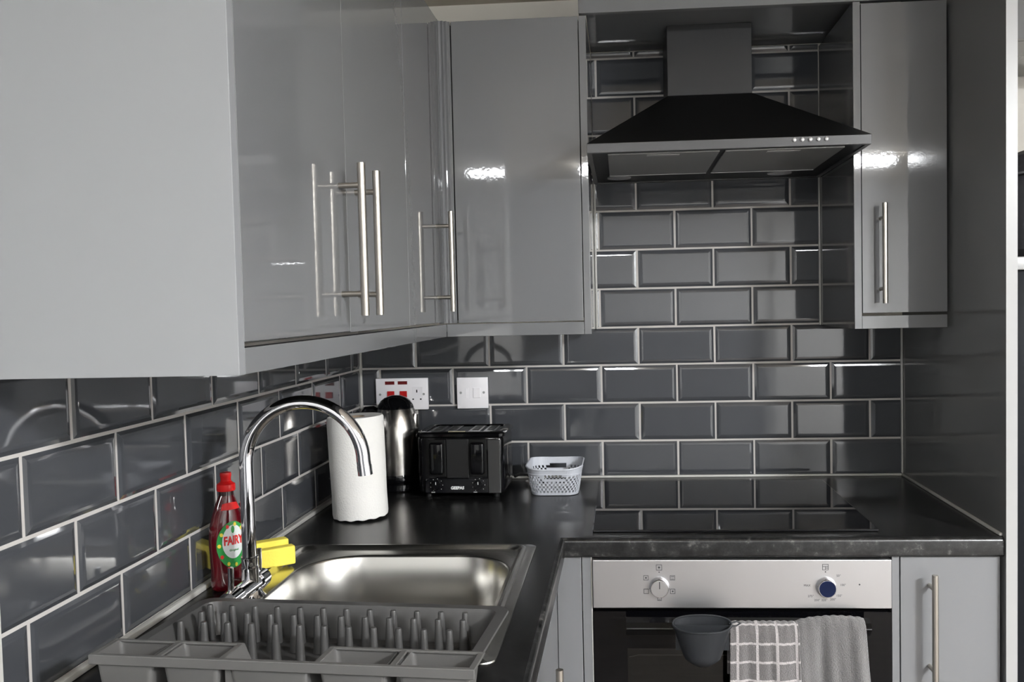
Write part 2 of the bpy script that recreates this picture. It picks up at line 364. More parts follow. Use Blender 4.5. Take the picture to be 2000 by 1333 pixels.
# ------------------------------------------------------------------ base units
t = thing('base_cabinet', 'grey base cupboard with a tall bar handle right of the oven', 'cupboard', (1.35, -0.33, ZF))
P('carcass', bx(1.2600, 1.4535, -0.598, -0.02, ZF + 0.15, -WT - 0.001), 'base', t)
dd = P('door', bx(1.2600, 1.4510, -0.620, -0.601, ZF + 0.155, -0.0410, bev=0.001), 'base', t)
h = bar_handle(dd, (1.3155, -0.620, -0.1790), (0, -1, 0), 0.222, 0.162)
P('plinth', bx(1.2600, 1.4535, -0.560, -0.545, ZF, ZF + 0.148), 'base', t)
t = thing('oven_housing', 'grey oven housing unit framing the built-in oven', 'cupboard', (0.95, -0.3, ZF))
P('side_panel', bx(1.2435, 1.2575, -0.620, -0.02, ZF + 0.15, -0.0400), 'base', t)
P('side_panel', bx(0.6305, 0.6480, -0.620, -0.02, ZF + 0.15, -0.0400), 'base', t)
P('edge_strip', bx(0.6482, 0.6500, -0.6205, -0.600, ZF + 0.15, -0.0400), 'sealant', t)
P('top_rail', bx(0.6505, 0.6640, -0.612, -0.599, -0.0425, -0.0400), 'sealant', t)
P('top_rail', bx(1.2250, 1.2430, -0.612, -0.599, -0.0425, -0.0400), 'sealant', t)
P('base_shelf', bx(0.6505, 1.2430, -0.598, -0.02, ZF + 0.15, ZF + 0.168), 'base', t)
P('plinth', bx(0.6305, 1.2575, -0.560, -0.545, ZF, ZF + 0.148), 'base', t)
t = thing('corner_base_cabinet', 'grey corner base cupboard between the sink run and the oven', 'cupboard', (0.4, -0.4, ZF))
P('carcass', box(bx(0.02, 0.556, -1.690, -0.02, ZF + 0.15, -0.36), 0.556, 0.6280, -0.598, -0.02, ZF + 0.15, -0.36), 'base', t)
P('filler', bx(0.5785, 0.6285, -0.620, -0.601, ZF + 0.155, -0.0410, bev=0.001), 'base', t)
P('side_rail', bx(0.540, 0.557, -1.690, -0.60, -0.12, -WT - 0.001), 'base', t)
dd = P('door', bx(0.559, 0.578, -1.070, -0.6215, ZF + 0.155, -0.0410, bev=0.001), 'base', t)
bar_handle(dd, (0.578, -1.028, -0.2150), (1, 0, 0), 0.222, 0.162)
P('door', bx(0.559, 0.578, -1.690, -1.073, ZF + 0.155, -0.0410, bev=0.001), 'base', t)
P('plinth', bx(0.50, 0.515, -1.690, -0.56, ZF, ZF + 0.148), 'base', t)

# ------------------------------------------------------------------ hob
t = thing('induction_hob', 'black glass hob set flush in the worktop below the hood', 'hob', (0.94, -0.33, 0.0))
P('glass_top', bx(0.6520, 1.2280, -0.5860, -0.0800, 0.0012, 0.0060, bev=0.0009), 'glass', t)
P('frame', bx(0.6570, 1.2230, -0.5810, -0.0850, 0.0002, 0.0012), 'blacksatin', t)

# ------------------------------------------------------------------ cooker hood
t = thing('cooker_hood', 'black chimney cooker hood with five chrome buttons in the recess over the hob', 'cooker hood', (0.95, -0.2, 0.79))
hx0_, hx1_, hy_ = 0.6525, 1.2430, -0.500
bm = bmesh.new()
def rect(x0, x1, y0, y1, z): return [(x0, y0, z), (x1, y0, z), (x1, y1, z), (x0, y1, z)]
rings(bm, [rect(hx0_, hx1_, hy_, -0.004, 0.8105), rect(0.8400, 1.0440, -0.204, -0.004, 0.9710)], cap0=True, cap1=True)
P('canopy', bm, 'hood', t)
bm = bmesh.new()     # lip: a four-sided frame, its front face vertical
for a in ((hx0_, hx1_, hy_, hy_ + 0.012), (hx0_, hx0_ + 0.010, hy_ + 0.012, -0.004), (hx1_ - 0.010, hx1_, hy_ + 0.012, -0.004), (hx0_ + 0.010, hx1_ - 0.010, -0.016, -0.004)):
    box(bm, *a, 0.7905, 0.8103, bev=0.0006, seg=1)
P('lip', bm, 'lipmat', t)
P('underside', bx(hx0_ + 0.0102, hx1_ - 0.0102, hy_ + 0.0122, -0.0162, 0.7930, 0.7990), 'hood', t)
P('chimney', bx(0.8405, 1.0430, -0.2030, -0.004, 0.9712, 1.1395, bev=0.001), 'hoodfront', t)
for x0, x1 in ((0.6960, 0.9340), (0.9460, 1.1950)):
    f = P('filter', bx(x0, x1, -0.4720, -0.1600, 0.7895, 0.7928, bev=0.0006), 'filter', t)
    obj('filter_edge', bx(x0, x1, -0.1600, -0.1560, 0.7885, 0.7925), 'silver', f)
    obj('latch', bx((x0 + x1) / 2 - 0.035, (x0 + x1) / 2 + 0.035, -0.462, -0.444, 0.7880, 0.7894, bev=0.0005), 'silver', f)
for x in (0.7075 + 0.012, 1.1225):
    P('hood_light', cy((x, -0.105, 0.7900), (x, -0.105, 0.7929), 0.030, n=32), 'silver', t, True)
for k in range(5):
    x = 1.0850 + k * 0.0165
    P('button', lat([(0.0042, 0.0), (0.0042, 0.0030), (0.0030, 0.0044), (0.0010, 0.0050)], 18), 'button', t, True).matrix_local = Matrix.Translation(Vector((x, hy_ - 0.0001, 0.8035)) - Vector(t.location)) @ Matrix.Rotation(PI / 2, 4, 'X')

# ------------------------------------------------------------------ oven
t = thing('built_in_oven', 'built-in oven with a stainless control panel and black glass door', 'oven', (0.946, -0.33, -0.64))
ox0, ox1, oy = 0.6515, 1.2415, -0.6260
P('body', bx(0.6560, 1.2370, -0.5980, -0.03, -0.630, -0.0430), 'blacksatin', t)
cp = P('control_panel', bx(ox0, ox1, oy, -0.5990, -0.1435, -0.0455, bev=0.0015), 'steel', t)
P('top_vent', bx(0.6640, 1.2250, -0.6100, -0.5985, -0.0450, -0.0405), 'hoodfront', t)
P('gap_strip', bx(ox0 + 0.002, ox1 - 0.002, -0.6050, -0.5985, -0.1500, -0.1436), 'blacksatin', t)
# door: black glass frame around a darker window with the cavity behind it
fr = bmesh.new()
wx0, wx1, wz0, wz1 = 0.7190, 1.1760, -0.540, -0.2270
for a in ((ox0, ox1, wz1, -0.1510), (ox0, ox1, -0.630, wz0), (ox0, wx0, wz0, wz1), (wx1, ox1, wz0, wz1)):
    box(fr, a[0], a[1], oy + 0.003, -0.6120, a[2], a[3])
dr = P('door', fr, 'ovenglass', t)
mg = pmat('window_glass', (0.18, 0.19, 0.19), 0.01, trans=1.0, ior=1.45); M['winglass'] = mg
obj('window_pane', bx(wx0, wx1, oy + 0.0032, oy + 0.0072, wz0, wz1), 'winglass', dr)
cv = bmesh.new()
box(cv, wx0, wx1, -0.6110, -0.5990, wz0, wz1)
obj('inner_pane', bx(wx0 - 0.003, wx1 + 0.003, -0.6060, -0.6010, wz0, wz1), M['blacksatin'], dr); cv.free()
obj('rack_rail', tube(bmesh.new(), [(0.722, -0.6100, -0.2490), (0.730, -0.6100, -0.2475), (0.742, -0.6100, -0.2445), (1.15, -0.6100, -0.2445), (1.165, -0.6100, -0.2490)], 0.0011, 8), 'steel', dr)
hb = bmesh.new()
prof = [(-0.6420, -0.1560), (-0.6560, -0.1620), (-0.6640, -0.1690), (-0.6640, -0.1730), (-0.6480, -0.1900), (-0.6420, -0.1900)]
rings(hb, [[(x, y, z) for y, z in prof] for x in (0.7170, 1.1930)], cap0=True, cap1=True)
hd = obj('handle', hb, 'black', dr)
for x in (0.735, 1.165): obj('post', bx(x, x + 0.015, -0.6425, oy + 0.003, -0.183, -0.165), 'black', hd)
obj('edge_line', cy((0.7180, -0.6645, -0.1712), (1.1920, -0.6645, -0.1712), 0.0006, n=8), 'lipmat', hd)
# knobs
def knob(x, z, face, mark):
    g = lat([(0.0205, 0.0), (0.0205, 0.002), (0.0190, 0.004), (0.0188, 0.011), (0.0170, 0.0135)], 40, cap1=True)
    k_ = P('knob', g, 'chrome', t, True); k_.matrix_local = Matrix.Translation(Vector((x, oy - 0.0002, z)) - Vector(t.location)) @ Matrix.Rotation(PI / 2, 4, 'X')
    f = obj('knob_face', cy((0, 0, 0.0134), (0, 0, 0.0142), 0.0162, n=36), face, k_)
    if mark: obj('pointer_mark', bx(-0.0009, 0.0009, 0.0, 0.0145, 0.0141, 0.0146), 'print', k_)
    return k_
KX1, KX2, KZ = 0.7850, 1.1140, -0.1000
knob(KX1, KZ, 'steel', True); knob(KX2, KZ, 'knobblue', False)
def pr_at(x, z): return Matrix.Translation(Vector((x, oy - 0.0001, z))) @ FRONT
def symbol(x, z, kind, s=0.0050):
    b = bmesh.new(); w = 0.0009
    y0, y1 = oy - 0.0003, oy
    for a in ((-s, s, s - w, s), (-s, s, -s, -s + w), (-s, -s + w, -s, s), (s - w, s, -s, s)): box(b, x + a[0], x + a[1], y0, y1, z + a[2], z + a[3])
    if kind == 'dot': cyl(b, (x, y0, z), (x, y1, z), s * 0.36, n=10)
    if kind == 'bar': box(b, x - s * 0.6, x + s * 0.6, y0, y1, z + s * 0.35, z + s * 0.55); box(b, x - s * 0.6, x + s * 0.6, y0, y1, z - s * 0.6, z - s * 0.4)
    if kind == 'thermo':
        box(b, x - s, x + s, y0, y1, z + s * .15, z + s * .3); box(b, x - w / 2, x + w / 2, y0, y1, z - s, z + s * .2); box(b, x, x + s, y0, y1, z - s * .4, z - s * .25)
    return P('symbol', b, 'print', t)
symbol(KX1, -0.0605, 'dot', 0.0058); symbol(KX1 - 0.0265, -0.0815, 'dot'); symbol(KX1 + 0.0265, -0.0815, 'bar')
symbol(KX1 - 0.0265, -0.1090, 'none'); symbol(KX1 + 0.0265, -0.1090, 'dot'); symbol(KX1, -0.1240, 'bar', 0.0042)
symbol(KX2 - 0.001, -0.0600, 'thermo', 0.0060)
P('mark', cy((KX1, oy - 0.0003, -0.0700), (KX1, oy, -0.0700), 0.0012, n=10), 'print', t)
P('mark', cy((KX2 - 0.001, oy - 0.0003, -0.0695), (KX2 - 0.001, oy, -0.0695), 0.0013, n=10), 'print', t)
P('indicator_lamp', cy((1.1790, oy - 0.0006, -0.0950), (1.1790, oy, -0.0950), 0.0016, n=12), 'print', t)
for s_, ax, az in (('50°', 0.0245, 0.0225), ('100°', 0.0330, 0.0040), ('150°', 0.0255, -0.0175), ('200°', 0.0135, -0.0250), ('225°', -0.0035, -0.0265), ('250°', -0.0175, -0.0265), ('275°', -0.0300, -0.0185), ('MAX', -0.0370, 0.0030)):
    L(text_mesh(s_, 0.0062, 'print', t, pr_at(KX2 + ax, KZ + az)), t)

# ------------------------------------------------------------------ utensil cup on the oven handle
t = thing('silicone_pot', 'dark grey silicone utensil pot hanging on the oven handle left of the towels', 'utensil pot', (0.863, -0.70, -0.23))
def pouch(inset):
    rs = []
    for k in range(15):
        s = k / 14; z = -0.2330 + 0.0820 * s
        w = 0.0560 * min(1.0, (0.06 + 0.42 * min(1, s / 0.22) ** 0.6 + 0.52 * s ** 0.85)) - inset
        dpt = 0.038 * (0.16 + 0.50 * min(1, s / 0.2) ** 0.6 + 0.34 * s ** 0.7) - inset
        ring = []
        n = 40
        for j in range(n):
            a = 2 * PI * j / n; cx_, sy_ = math.cos(a), math.sin(a)
            yy = -0.6960 + (dpt * 0.45 * sy_ if sy_ > 0 else dpt * sy_)
            zz = z
            if k > 8: zz += (0.0115 * max(sy_, 0) ** 0.8 - 0.004 * max(-sy_, 0)) * ((k - 8) / 6)
            ring.append((0.863 + w * math.copysign(abs(cx_) ** 0.85, cx_) , yy, zz))
        rs.append(ring)
    return rs
bm = bmesh.new(); o_ = pouch(0.0); i_ = pouch(0.0026)
rings(bm, o_, cap0=True); rings(bm, i_[1:], cap0=True); rings(bm, [o_[-1], [(x, y, z + 0.0012) for x, y, z in i_[-1]], i_[-1]])
bmesh.ops.remove_doubles(bm, verts=bm.verts[:], dist=1e-5)
P('pot_body', bm, 'cup', t, True)
bm = bmesh.new(); tube(bm, [(x, y, z + 0.0005) for x, y, z in o_[-1]] + [o_[-1][0]], 0.0020, 8, False); P('rim', bm, 'cup', t, True)
P('divider', bx(0.8120, 0.9140, -0.7000, -0.6980, -0.200, -0.1510), 'cup', t)
P('hanging_loop', tube(bmesh.new(), [(0.915, -0.694, -0.150), (0.930, -0.690, -0.147), (0.938, -0.685, -0.152), (0.930, -0.688, -0.156), (0.915, -0.694, -0.155)], 0.0016, 8), 'cup', t, True)

# ------------------------------------------------------------------ towels over the oven handle
def towel(x0, x1, r, drop_f, drop_b, amp, ph, mat, topz, name, off, flare=0.0, nx=60, bul=None):
    """cloth draped over the bar: path runs from back hem up over the bar and down the front."""
    bm = bmesh.new(); uvl = bm.loops.layers.uv.new('UVMap')
    yc = -0.6560; path = []
    nb, na, nf = 10, 12, 34
    for k in range(nb): path.append((yc + r, topz - r - drop_b * (1 - k / nb)))
    for k in range(na + 1):
        a = PI * k / na; path.append((yc + r * math.cos(a), topz - r + r * math.sin(a)))
    for k in range(1, nf + 1): path.append((yc - r - 0.004 * k / nf, topz - r - drop_f * k / nf))
    s_len = [0]
    for a, b in zip(path, path[1:]): s_len.append(s_len[-1] + math.hypot(a[0] - b[0], a[1] - b[1]))
    s0 = s_len[nb + na // 2]; vs = []; uv = {}
    for i in range(nx + 1):
        u = i / nx; col = []
        for k, (y, z) in enumerate(path):
            d_ = max(0.0, (topz - z) / 0.12)
            f = amp * (math.sin(u * 9 + ph + 0.5 * math.sin(u * 7)) + 0.7 * math.sin(u * 21 + ph * 2 + 0.8 * d_) + 0.35 * math.sin(u * 37 + ph - d_)) * min(1, 0.30 + d_)
            x = x0 + (x1 - x0) * u + flare * min(d_, 1.6) * (u - 0.35)
            yy = y - off - (f if k > nb + na / 2 else -f * 0.4)
            zz = z + (bul(u) if bul else 0) * max(0, 1 - d_ * 1.5) + 0.0008 * math.sin(u * 61 + ph) * max(0, 1 - d_)
            v = bm.verts.new((x, yy, zz)); col.append(v); uv[v] = ((x1 - x0) * u, s_len[k] - s0)
        vs.append(col)
    for a, b in zip(vs, vs[1:]):
        for k in range(len(path) - 1):
            fc = bm.faces.new((a[k], a[k + 1], b[k + 1], b[k]))
            for l in fc.loops: l[uvl].uv = uv[l.vert]
    me = bpy.data.meshes.new(name); bm.to_mesh(me); bm.free()
    o = obj(name, me, mat, None, False)
    for p_ in me.polygons: p_.use_smooth = True
    md = o.modifiers.new('thickness', 'SOLIDIFY'); md.thickness = 0.004; md.offset = 0
    return o
tw = towel(1.025, 1.178, 0.0160, 0.32, 0.10, 0.0055, 0.6, 'terry', -0.1630, 'towel', 0.0, 0.016, bul=lambda u: 0.014 * math.sin(min(1, max(0, (u - 0.12) / 0.88)) ** 0.9 * PI * 0.80) ** 0.7 if u > 0.12 else 0)
tag(tw, 'plain grey terry towel hanging on the right half of the oven handle', 'towel')
tw = towel(0.9180, 1.0510, 0.0215, 0.34, 0.09, 0.0028, 2.1, 'check', -0.1600, 'towel', 0.0020, 0.004)
tag(tw, 'grey towel with white check lines hanging between the grey pot and the plain towel', 'towel')

# ------------------------------------------------------------------ sink
t = thing('kitchen_sink', 'stainless steel inset sink with a deep rounded bowl', 'sink', (0.30, -0.97, 0.0))
oc, bc = (0.3035, -0.9725), (0.3170, -0.9725)
def R_(c, hw, hh, r, z): return rrect(c[0], c[1], hw, hh, r, z, 10)
bm = bmesh.new()
rings(bm, [R_(oc, 0.2425, 0.2925, 0.020, 0.0003), R_(oc, 0.2420, 0.2920, 0.020, 0.0022), R_(oc, 0.2405, 0.2905, 0.019, 0.0027),
           R_(oc, 0.2260, 0.2770, 0.020, 0.0026), R_(oc, 0.2240, 0.2750, 0.022, 0.0070), R_(oc, 0.2205, 0.2715, 0.024, 0.0088), R_(oc, 0.2165, 0.2675, 0.025, 0.0078), R_(oc, 0.2120, 0.2630, 0.026, 0.0030), R_(oc, 0.2105, 0.2615, 0.026, 0.0012),
           R_(bc, 0.1970, 0.2270, 0.110, 0.0002), R_(bc, 0.1945, 0.2245, 0.108, -0.0010), R_(bc, 0.1925, 0.2225, 0.106, -0.0040),
           R_(bc, 0.1885, 0.2180, 0.100, -0.080), R_(bc, 0.1850, 0.2140, 0.095, -0.150), R_(bc, 0.1780, 0.2070, 0.090, -0.166), R_(bc, 0.1600, 0.1900, 0.080, -0.174), R_(bc, 0.0450, 0.0450, 0.0449, -0.177)], cap1=False)
P('basin', bm, 'sink', t, True)
P('drain', lat([(0.0455, -0.1768), (0.036, -0.1768), (0.034, -0.181), (0.010, -0.182), (0.008, -0.178), (0.002, -0.177)], 32, (bc[0], bc[1], 0), False, True), 'chrome', t, True)

# ------------------------------------------------------------------ mixer tap
t = thing('mixer_tap', 'chrome swan-neck mixer tap with two small levers at the left of the sink', 'tap', (0.107, -1.005, 0.0030))
TX, TY = 0.1070, -1.0050
P('base_flange', lat([(0.0240, 0.0), (0.0240, 0.004), (0.0200, 0.008), (0.0170, 0.014)], 36, (TX, TY, 0.0028)), 'chrome', t, True)
bd = bmesh.new(); cyl(bd, (TX, TY - 0.056, 0.0225), (TX, TY + 0.018, 0.0225), 0.0145, n=36)
P('body', bd, 'chrome', t, True)
P('column_collar', lat([(0.0140, 0.028), (0.0135, 0.050), (0.0140, 0.052), (0.0140, 0.055), (0.0132, 0.056), (0.0132, 0.068), (0.0136, 0.069), (0.0136, 0.071), (0.0116, 0.072)], 36, (TX, TY, 0.0)), 'chrome', t, True)
pts = [(TX, TY, 0.070 + 0.0173 * k) for k in range(10)]
R0 = 0.0965
for k in range(0, 33):
    a = PI * k / 32 * 1.0; pts.append((TX + R0 - R0 * math.cos(a), TY + 0.004 * k / 32, 0.2260 + R0 * math.sin(a)))
pts.append((TX + 2 * R0 + 0.001, TY + 0.004, 0.2180))
P('spout', tube(bmesh.new(), pts, 0.0113, 28), 'chrome', t, True)
P('aerator', cy((TX + 2 * R0 + 0.001, TY + 0.004, 0.2182), (TX + 2 * R0 + 0.0025, TY + 0.004, 0.2030), 0.0118, n=28), 'chrome', t, True)
for s, y0 in ((-1, TY - 0.0565), (1, TY + 0.0185)):
    k_ = P('knob', cy((TX, y0, 0.0225), (TX, y0 + s * 0.030, 0.0225), 0.0172, 0.0155, n=36), 'chrome', t, True)
    yl = y0 + s * 0.0165
    obj('lever', tube(bmesh.new(), [(TX, yl, 0.036), (TX + 0.001, yl, 0.055), (TX + 0.001, yl, 0.0745)], 0.0044, 16), 'chrome', k_, True)

# ------------------------------------------------------------------ washing-up bottle
t = thing('washing_up_bottle', 'bottle of dark red washing-up liquid with a red cap behind the tap', 'bottle', (0.0440, -0.9450, 0.0005), math.radians(50))
def oval(w, dd_, z, n=36, cx=0): return [(cx + w * math.cos(2 * PI * j / n), dd_ * math.sin(2 * PI * j / n), z) for j in range(n)]
sec = [(0.026, 0.018, 0.0), (0.0295, 0.0205, 0.003), (0.0310, 0.0215, 0.012), (0.0300, 0.0205, 0.035), (0.0315, 0.0200, 0.060), (0.0325, 0.0200, 0.085), (0.0305, 0.0195, 0.108), (0.0250, 0.0180, 0.128), (0.0185, 0.0150, 0.145), (0.0140, 0.0130, 0.156), (0.0125, 0.0125, 0.160)]
bm = bmesh.new(); rings(bm, [oval(*s_) for s_ in sec], cap0=True, cap1=True)
obj('bottle_body', bm, 'liquid', t, True)
obj('neck', lat([(0.0125, 0.160), (0.0120, 0.167)], 28), 'neck', t, True)
obj('cap', lat([(0.0150, 0.1675), (0.0155, 0.170), (0.0150, 0.1785), (0.0105, 0.1815), (0.0085, 0.184), (0.0085, 0.190), (0.0095, 0.1925), (0.0090, 0.1980), (0.004, 0.1990)], 32), 'redcap', t, True)
def label_disc(rx, rz, zc, off, mat, name, x0=0.0, seg=28, par=t):
    b = bmesh.new(); c_ = []
    def surf(x, z):
        # front (-y) surface of the oval bottle at (x, z)
        for (w0, d0, z0), (w1, d1, z1) in zip(sec, sec[1:]):
            if z0 <= z <= z1:
                f = (z - z0) / (z1 - z0); w = w0 + (w1 - w0) * f; dd_ = d0 + (d1 - d0) * f
                return -dd_ * math.sqrt(max(0.0, 1 - min(abs(x) / w, 0.999) ** 2)) - off
        return -0.018
    rr = []
    for q in (0.001, 0.34, 0.67, 1.0):
        rr.append([(x0 + rx * q * math.cos(2 * PI * j / seg), surf(x0 + rx * q * math.cos(2 * PI * j / seg), zc + rz * q * math.sin(2 * PI * j / seg)), zc + rz * q * math.sin(2 * PI * j / seg)) for j in range(seg)])
    rings(b, rr, cap0=True); return obj(name, b, mat, par, True), surf
lb, surf = label_disc(0.0262, 0.0395, 0.0780, 0.0006, 'labelgreen', 'front_label', par=t)
label_disc(0.0185, 0.0285, 0.0830, 0.0012, 'labelwhite', 'label_panel', par=lb)
for k in range(11):
    a = 2 * PI * (k + 0.5) / 11
    label_disc(0.0026, 0.0034, 0.0780 + 0.0345 * math.sin(a), 0.0013, 'labelyellow' if k % 3 else 'labelred', 'fruit_print', 0.0226 * math.cos(a), 10, lb)
label_disc(0.003, 0.0065, 0.1040, 0.0016, 'labelgreen', 'leaf_print', -0.001, 10, lb)
tm = text_mesh('FAIRY', 0.0165, 'labelred', lb, Matrix.Translation((0.0, 0.0, 0.0850)) @ FRONT @ Matrix.Diagonal((0.78, 1.25, 1, 1)), bold=0.0005)
for v in tm.data.vertices: v.co.y += surf(v.co.x, v.co.z) - 0.0016
tm = text_mesh('Original', 0.0050, 'labelgreen', lb, Matrix.Translation((0.0, 0.0, 0.0690)) @ FRONT)
for v in tm.data.vertices: v.co.y += surf(v.co.x, v.co.z) - 0.0016
bm = bmesh.new(); rr = []
for z in (0.1370, 0.1420, 0.1470, 0.1540):
    w = 0.0235 - (z - 0.134) * 0.50; rr.append([(w * math.sin(a), -(w * 0.86) * math.cos(a) - 0.0004, z) for a in [math.radians(-48 + 96 * j / 12) for j in range(13)]])
rings(bm, rr, close=False); nl = obj('neck_label', bm, 'labelred', t, True)

# ------------------------------------------------------------------ sponges
t = tag(obj('sponge', bx(-0.044, 0.044, -0.0115, 0.0115, 0, 0.043, bev=0.003), 'sponge', None, False, (0.0560, -0.8280, 0.0065)), 'upright yellow sponge against the tiles behind the tap', 'sponge')
t.rotation_euler = (0, 0, math.radians(38))
t = tag(obj('sponge', bx(-0.040, 0.040, -0.0100, 0.0100, 0, 0.034, bev=0.003), 'sponge', None, False, (0.0780, -0.8420, 0.0065)), 'lower yellow sponge next to the sink rim beside the taller sponge', 'sponge')
t.rotation_euler = (0, 0, math.radians(38))

# ------------------------------------------------------------------ kitchen roll
t = thing('kitchen_roll', 'roll of white kitchen paper standing on the worktop behind the tap', 'kitchen roll', (0.1215, -0.4370, 0.0022)); t.rotation_euler = (0, math.radians(-1.6), 0)
n = 64; rs = []
def kr(r, z, w=1): return [(r * math.cos(2 * PI * k / n) * (1 + w * 0.012 * math.sin(2 * PI * k / n * 2 + 0.7)), r * math.sin(2 * PI * k / n), z + (0.0012 * math.sin(k * 1.3) if w and z < 0.01 else 0)) for k in range(n)]
bm = bmesh.new(); rings(bm, [kr(0.0215, 0.001, 0), kr(0.0560, 0.0012), kr(0.0600, 0.0030), kr(0.0612, 0.010), kr(0.0605, 0.06), kr(0.0618, 0.12), kr(0.0622, 0.19), kr(0.0625, 0.2240), kr(0.0600, 0.2285), kr(0.0225, 0.2270, 0), kr(0.0215, 0.2260, 0)])
bmesh.ops.remove_doubles(bm, verts=bm.verts[:], dist=1e-6); obj('paper', bm, 'paper', t, True)
bm = bmesh.new(); rings(bm, [kr(0.0214, 0.001, 0), kr(0.0214, 0.2272, 0), kr(0.0200, 0.2272, 0), kr(0.0200, 0.001, 0)]); M['card'] = pmat('card_core', (0.35, 0.27, 0.19), 0.9)
obj('cardboard_core', bm, 'card', t, True)

# ------------------------------------------------------------------ kettle
t = thing('kettle', 'steel jug kettle with a black domed lid between the kitchen roll and toaster', 'kettle', (0.1260, -0.1180, 0.0005))
obj('power_base', lat([(0.062, 0.0), (0.066, 0.004), (0.066, 0.018), (0.060, 0.022)], 48), 'black', t, True)
obj('body', lat([(0.056, 0.0225), (0.0625, 0.0290), (0.0640, 0.045), (0.0645, 0.09), (0.0640, 0.13), (0.0620, 0.155), (0.0575, 0.180), (0.0500, 0.204), (0.0455, 0.2140)], 64), 'kettle', t, True)
obj('lower_band', lat([(0.0635, 0.0230), (0.0655, 0.0270), (0.0655, 0.040), (0.0645, 0.0430)], 48, cap0=False, cap1=False), 'black', t, True)
obj('lid', lat([(0.0475, 0.2110), (0.0450, 0.2190), (0.0380, 0.2300), (0.0280, 0.2380), (0.0150, 0.2430), (0.004, 0.2445)], 48), 'black', t, True)
A = math.radians(176); ca, sa = math.cos(A), math.sin(A)
def pol(r, z): return (r * ca, r * sa, z)
obj('handle', tube(bmesh.new(), [pol(0.046, 0.200), pol(0.060, 0.207), pol(0.078, 0.205), pol(0.090, 0.190), pol(0.092, 0.150), pol(0.092, 0.110), pol(0.084, 0.070), pol(0.068, 0.052)], [0.008, 0.010, 0.011, 0.011, 0.010, 0.010, 0.010, 0.008], 14), 'black', t, True)
A2 = math.radians(-8); obj('spout', tube(bmesh.new(), [(0.046 * math.cos(A2), 0.046 * math.sin(A2), 0.165), (0.050 * math.cos(A2), 0.050 * math.sin(A2), 0.185), (0.053 * math.cos(A2), 0.053 * math.sin(A2), 0.197)], [0.017, 0.013, 0.009], 18), 'kettle', t, True)

# ------------------------------------------------------------------ toaster
t = thing('toaster', 'black four-slice toaster with two levers and two dials', 'toaster', (0.3180, -0.165, 0.0005), math.radians(-1))
X0, X1, Y0, Y1 = -0.1080, 0.1080, -0.0820, 0.0800
bm = bmesh.new()
def tr(i, z, dy=0.0): return rrect(0, 0 + dy, 0.1080 - i, 0.0800 - i, 0.016, z, 6)
rings(bm, [tr(0.006, 0.010), tr(0.001, 0.016), tr(0.0, 0.040), tr(0.001, 0.100), tr(0.0, 0.143), tr(0.002, 0.1495), tr(0.0035, 0.150)], cap0=True, cap1=True)
obj('body', bm, 'black', t, True)
bm = bmesh.new(); rings(bm, [tr(0.0, 0.1500), tr(-0.0035, 0.1520), tr(-0.0035, 0.1585), tr(0.002, 0.1625), tr(0.014, 0.1630), tr(0.016, 0.1600), tr(0.016, 0.1502)]); obj('top_rim', bm, 'black', t, True)
M['plate'] = pmat('toaster_plate', (0.40, 0.40, 0.40), 0.25, 1.0)
obj('top_plate', bx(-0.090, 0.090, -0.062, 0.062, 0.1502, 0.1600), 'black', t)
for k, x in enumerate((-0.068, -0.030, 0.030, 0.068)):
    s_ = obj('toast_slot', bx(x - 0.0145, x + 0.0145, -0.056, 0.056, 0.1601, 0.1608), 'plate', t)
    obj('slot_opening', bx(x - 0.0085, x + 0.0085, -0.030, 0.052, 0.1608, 0.1612), 'gapshade', s_)
    for q in (-0.012, 0.010): obj('crumb_guide', bx(x - 0.0065, x + 0.0065, q, q + 0.003, 0.1612, 0.1618), 'plate', s_)
obj('sticker', bx(-0.030, 0.012, -0.074, -0.064, 0.1632, 0.1636), pmat('sticker', (0.55, 0.50, 0.33), 0.4), t)
for x in (-0.0570, 0.0440):
    s_ = obj('lever_recess', bx(x - 0.0215, x + 0.0215, -0.0830, -0.0800, 0.053, 0.1450, bev=0.0012), 'gapshade', t)
    obj('lever', bx(x - 0.0175, x + 0.0175, -0.0960, -0.0832, 0.060, 0.1390, bev=0.006, seg=4), 'black', s_, True)
bm = bx(-0.0340, 0.0215, -0.0840, -0.0795, 0.0500, 0.1460, bev=0.0015); obj('centre_panel', bm, pmat('black_panel', (0.012, 0.012, 0.0125), 0.35, spec=0.3), t)
obj('side_panel', bx(0.0690, 0.1000, -0.0838, -0.0795, 0.0120, 0.1440, bev=0.0018), pmat('grey_gloss_panel', (0.035, 0.035, 0.035), 0.2), t)
cpn = obj('control_strip', bx(-0.0880, 0.0680, -0.0842, -0.0795, 0.0130, 0.0490, bev=0.0012), 'glass', t)
for x in (-0.0600, 0.0450):
    k_ = obj('dial', lat([(0.0115, 0), (0.0112, 0.007), (0.0095, 0.009)], 28), 'black', t, True); k_.location = (x, -0.0842, 0.0330); k_.rotation_euler = (PI / 2, 0, 0)
    obj('pointer_mark', bx(-0.0006, 0.0006, 0.002, 0.009, 0.0090, 0.0094), 'paleprint', k_)
    for q in range(8):
        a = math.radians(-40 + 40 * q); obj('tick_mark', cy((0.0155 * math.cos(a), 0.0155 * math.sin(a), 0.0), (0.0155 * math.cos(a), 0.0155 * math.sin(a), 0.0006), 0.0007, n=8), 'paleprint', k_)
    obj('button', bx(x - 0.013, x - 0.004, -0.0862, -0.0842, 0.0140, 0.0165, bev=0.0005), 'silver', t)
text_mesh('GEEPAS', 0.0100, 'paleprint', t, Matrix.Translation((-0.0080, -0.0846, 0.0255)) @ FRONT @ Matrix.Diagonal((0.98, 1, 1, 1)), bold=0.0004, shear=0.1)
